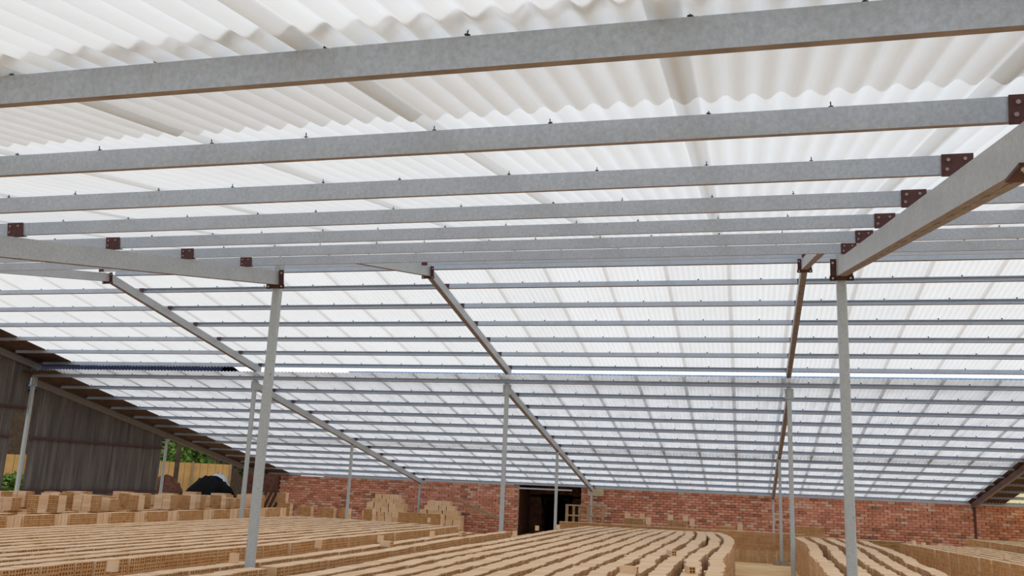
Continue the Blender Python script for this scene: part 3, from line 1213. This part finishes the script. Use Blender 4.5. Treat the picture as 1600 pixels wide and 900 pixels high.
pv = empty('plank_bundle', (-5.25, WY - 0.14, CAMZ - 0.27))
tag(pv, 'small cream plank bundle tucked under the eave beside the doorway', 'planks')
for i in range(4):
    add('plank', MB().box((0.28, 0, 0.03 + i * 0.058), (0.55, 0.14, 0.05)).mesh('plank', 'cream'), pv)
# tilted rack of sticks before the open corner
rk = empty('stick_rack', (-14.4, 25.4, 0))
tag(rk, 'row of pale slanting sticks beside the stacks at the open corner', 'rack')
for i in range(5):
    add('stick', MB().box((0.17 * i, 0, 0.85), (0.035, 0.03, 0.75), Matrix.Rotation(0.42, 3, 'Y')).mesh('stick', 'wood'), rk)
add('rail', MB().box((0.3, 0.03, 0.55), (1.2, 0.05, 0.06)).mesh('rail', 'wood'), rk)


# ------------------------------------------------------------------ outside, seen through the open left corner
def tree(x, y, h, r, mat, label, n=900, squash=0.8, zc=None):
    root = empty('leafy_tree', (x, y, -0.1))
    tag(root, label, 'tree', 'trees outside the shed')
    b = MB().cyl((0, 0, 0), (0.1, 0, h * 0.55), 0.12, 8, 0.07)
    for k in range(5):
        a = k * 1.3
        b.cyl((0.08, 0, h * 0.45), (math.cos(a) * r * 0.6, math.sin(a) * r * 0.6, h * (0.65 + 0.05 * k)), 0.05, 6, 0.02)
    add('trunk', b.mesh('trunk', 'bark'), root)
    b = MB()
    cl = [(rng.gauss(0, .45) * r, rng.gauss(0, .45) * r, h * 0.72 + rng.gauss(0, .33) * r * squash) for _ in range(26)]
    for i in range(n):
        c = cl[i % len(cl)]
        d = Vector((rng.gauss(0, 1), rng.gauss(0, 1), rng.gauss(0, 1))).normalized() * r * 0.36 * rng.random() ** .4
        p = Vector(c) + d
        s = rng.uniform(0.07, 0.16)
        u = Vector((rng.gauss(0, 1), rng.gauss(0, 1), rng.gauss(0, .6))).normalized()
        w = u.orthogonal().normalized() * s * 0.5
        u = u * s
        b.quad(p - u, p + w, p + u, p - w)
    add('crown', b.mesh('crown', mat), root)
    return root


tree(-23.4, 34.9, 3.3, 1.3, 'leaf', 'bright green bushy tree beyond the ochre fence', 1800)
tree(-27.0, 36.3, 4.4, 1.7, 'leaf_dark', 'tall dull green tree behind the gable post', 2200)
tree(-20.3, 35.6, 3.1, 1.1, 'leaf_dark', 'dark tree filling the open left corner under the roof', 1800)
tree(-23.6, 26.0, 1.4, 0.7, 'leaf', 'green shrub seen through the slit at the left picture edge', 900)
tree(-32.3, 52.0, 9.2, 1.5, 'leaf_dark', 'distant dark tree crown above the pale blue roof', 700)

fe = empty('yard_fence', (-20.3, 33.3, -0.1))
tag(fe, 'ochre yellow board fence outside the open corner', 'fence')
fdir = Vector((-6.7, -7.0, 0)).normalized()
frot = math.atan2(fdir.y, fdir.x)
board_me = MB().box((0, 0, 1.15), (0.285, 0.035, 2.0)).mesh('board', 'fence')
fpost_me = MB().box((0, 0.06, 1.1), (0.07, 0.07, 2.2)).mesh('fence_post', 'wood')
for i in range(32):
    add('board', board_me, fe, tuple(fdir * (0.15 + i * 0.3)), (0, 0, frot))
    if i % 5 == 0:
        add('fence_post', fpost_me, fe, tuple(fdir * (i * 0.3)), (0, 0, frot))


def mound(name, x, y, rx, ry, h, mat, label, cat, rough=0.12, rot=0):
    n, m = 22, 9
    b = MB()
    for j in range(m + 1):
        t = j / m
        for i in range(n):
            a = 2 * math.pi * i / n
            k = math.cos(t * math.pi / 2) * (1 + rng.uniform(-rough, rough))
            b.v.append((rx * k * math.cos(a), ry * k * math.sin(a), h * math.sin(t * math.pi / 2) * (1 + rng.uniform(-rough, rough) * .5)))
    for j in range(m):
        for i in range(n):
            b.f.append((j * n + i, j * n + (i + 1) % n, (j + 1) * n + (i + 1) % n, (j + 1) * n + i))
    b.mi = [0] * len(b.f)
    o = add(name, b.mesh(name, mat, True), None, (x, y, -0.13), (0, 0, rot))
    return tag(o, label, cat)


mound('covered_heap', -19.25, 30.3, 1.3, 0.8, 1.66, 'tarp_black', 'black covered heap outside the open left corner', 'heap')
mound('covered_load', -20.0, 32.0, 0.75, 0.55, 1.78, 'tarp_white', 'pale grey covered load behind the black heap', 'load')
mound('rubble_heap', -19.75, 28.3, 0.95, 0.8, 1.62, 'darkbrick', 'dark reddish rubble heap outside beside the gable wall', 'heap')
dp = add('yard_pole', MB().box((0, 0, 1.6), (0.13, 0.13, 3.4)).mesh('yard_pole', 'bark'), None, (-21.15, 30.9, -0.1))
tag(dp, 'dark timber pole outside behind the gable post', 'pole')


# ------------------------------------------------------------------ neighbouring sheds behind the wall
def far_shed(x0, x1, y0, y1, ze, zr, mat, label, right_cut=0.0):
    root = empty('neighbouring_shed', (x0, y0, -0.12))
    tag(root, label, 'shed')
    L = x1 - x0
    d = (y1 - y0) / 2
    add('wall', MB().box((L / 2, d, ze / 2), (L - 1.0, 2 * d - 0.8, ze)).mesh('wall', 'bark' if mat == 'navy' else 'plaster'), root)
    for s in (0, 1):
        b = MB()
        n = int(L / 0.25) * 2
        for i in range(n + 1):
            x = L * i / n
            dz = 0.03 * (i % 2)
            b.v += [(x - (right_cut if False else 0), 0 if s == 0 else 2 * d, ze + dz), (x - right_cut * (x / L), d, zr + dz)]
        for i in range(n):
            b.f.append((2 * i, 2 * i + 2, 2 * i + 3, 2 * i + 1))
        b.mi = [0] * len(b.f)
        add('roof_slope', b.mesh('roof_slope', mat), root)
    add('ridge_cap', MB().box(((L - right_cut) / 2, d, zr + 0.03), (L - right_cut, 0.3, 0.05)).mesh('ridge_cap', mat), root)
    return root


far_shed(-25.0, 34.0, 50.2, 58.0, 7.1, 8.62, 'paleblue', 'long neighbouring shed with pale blue roof behind the wall')
far_shed(-52.0, -26.0, 40.0, 48.0, 5.7, 7.9, 'navy', 'neighbouring shed with dark blue roof at the left', 1.8)
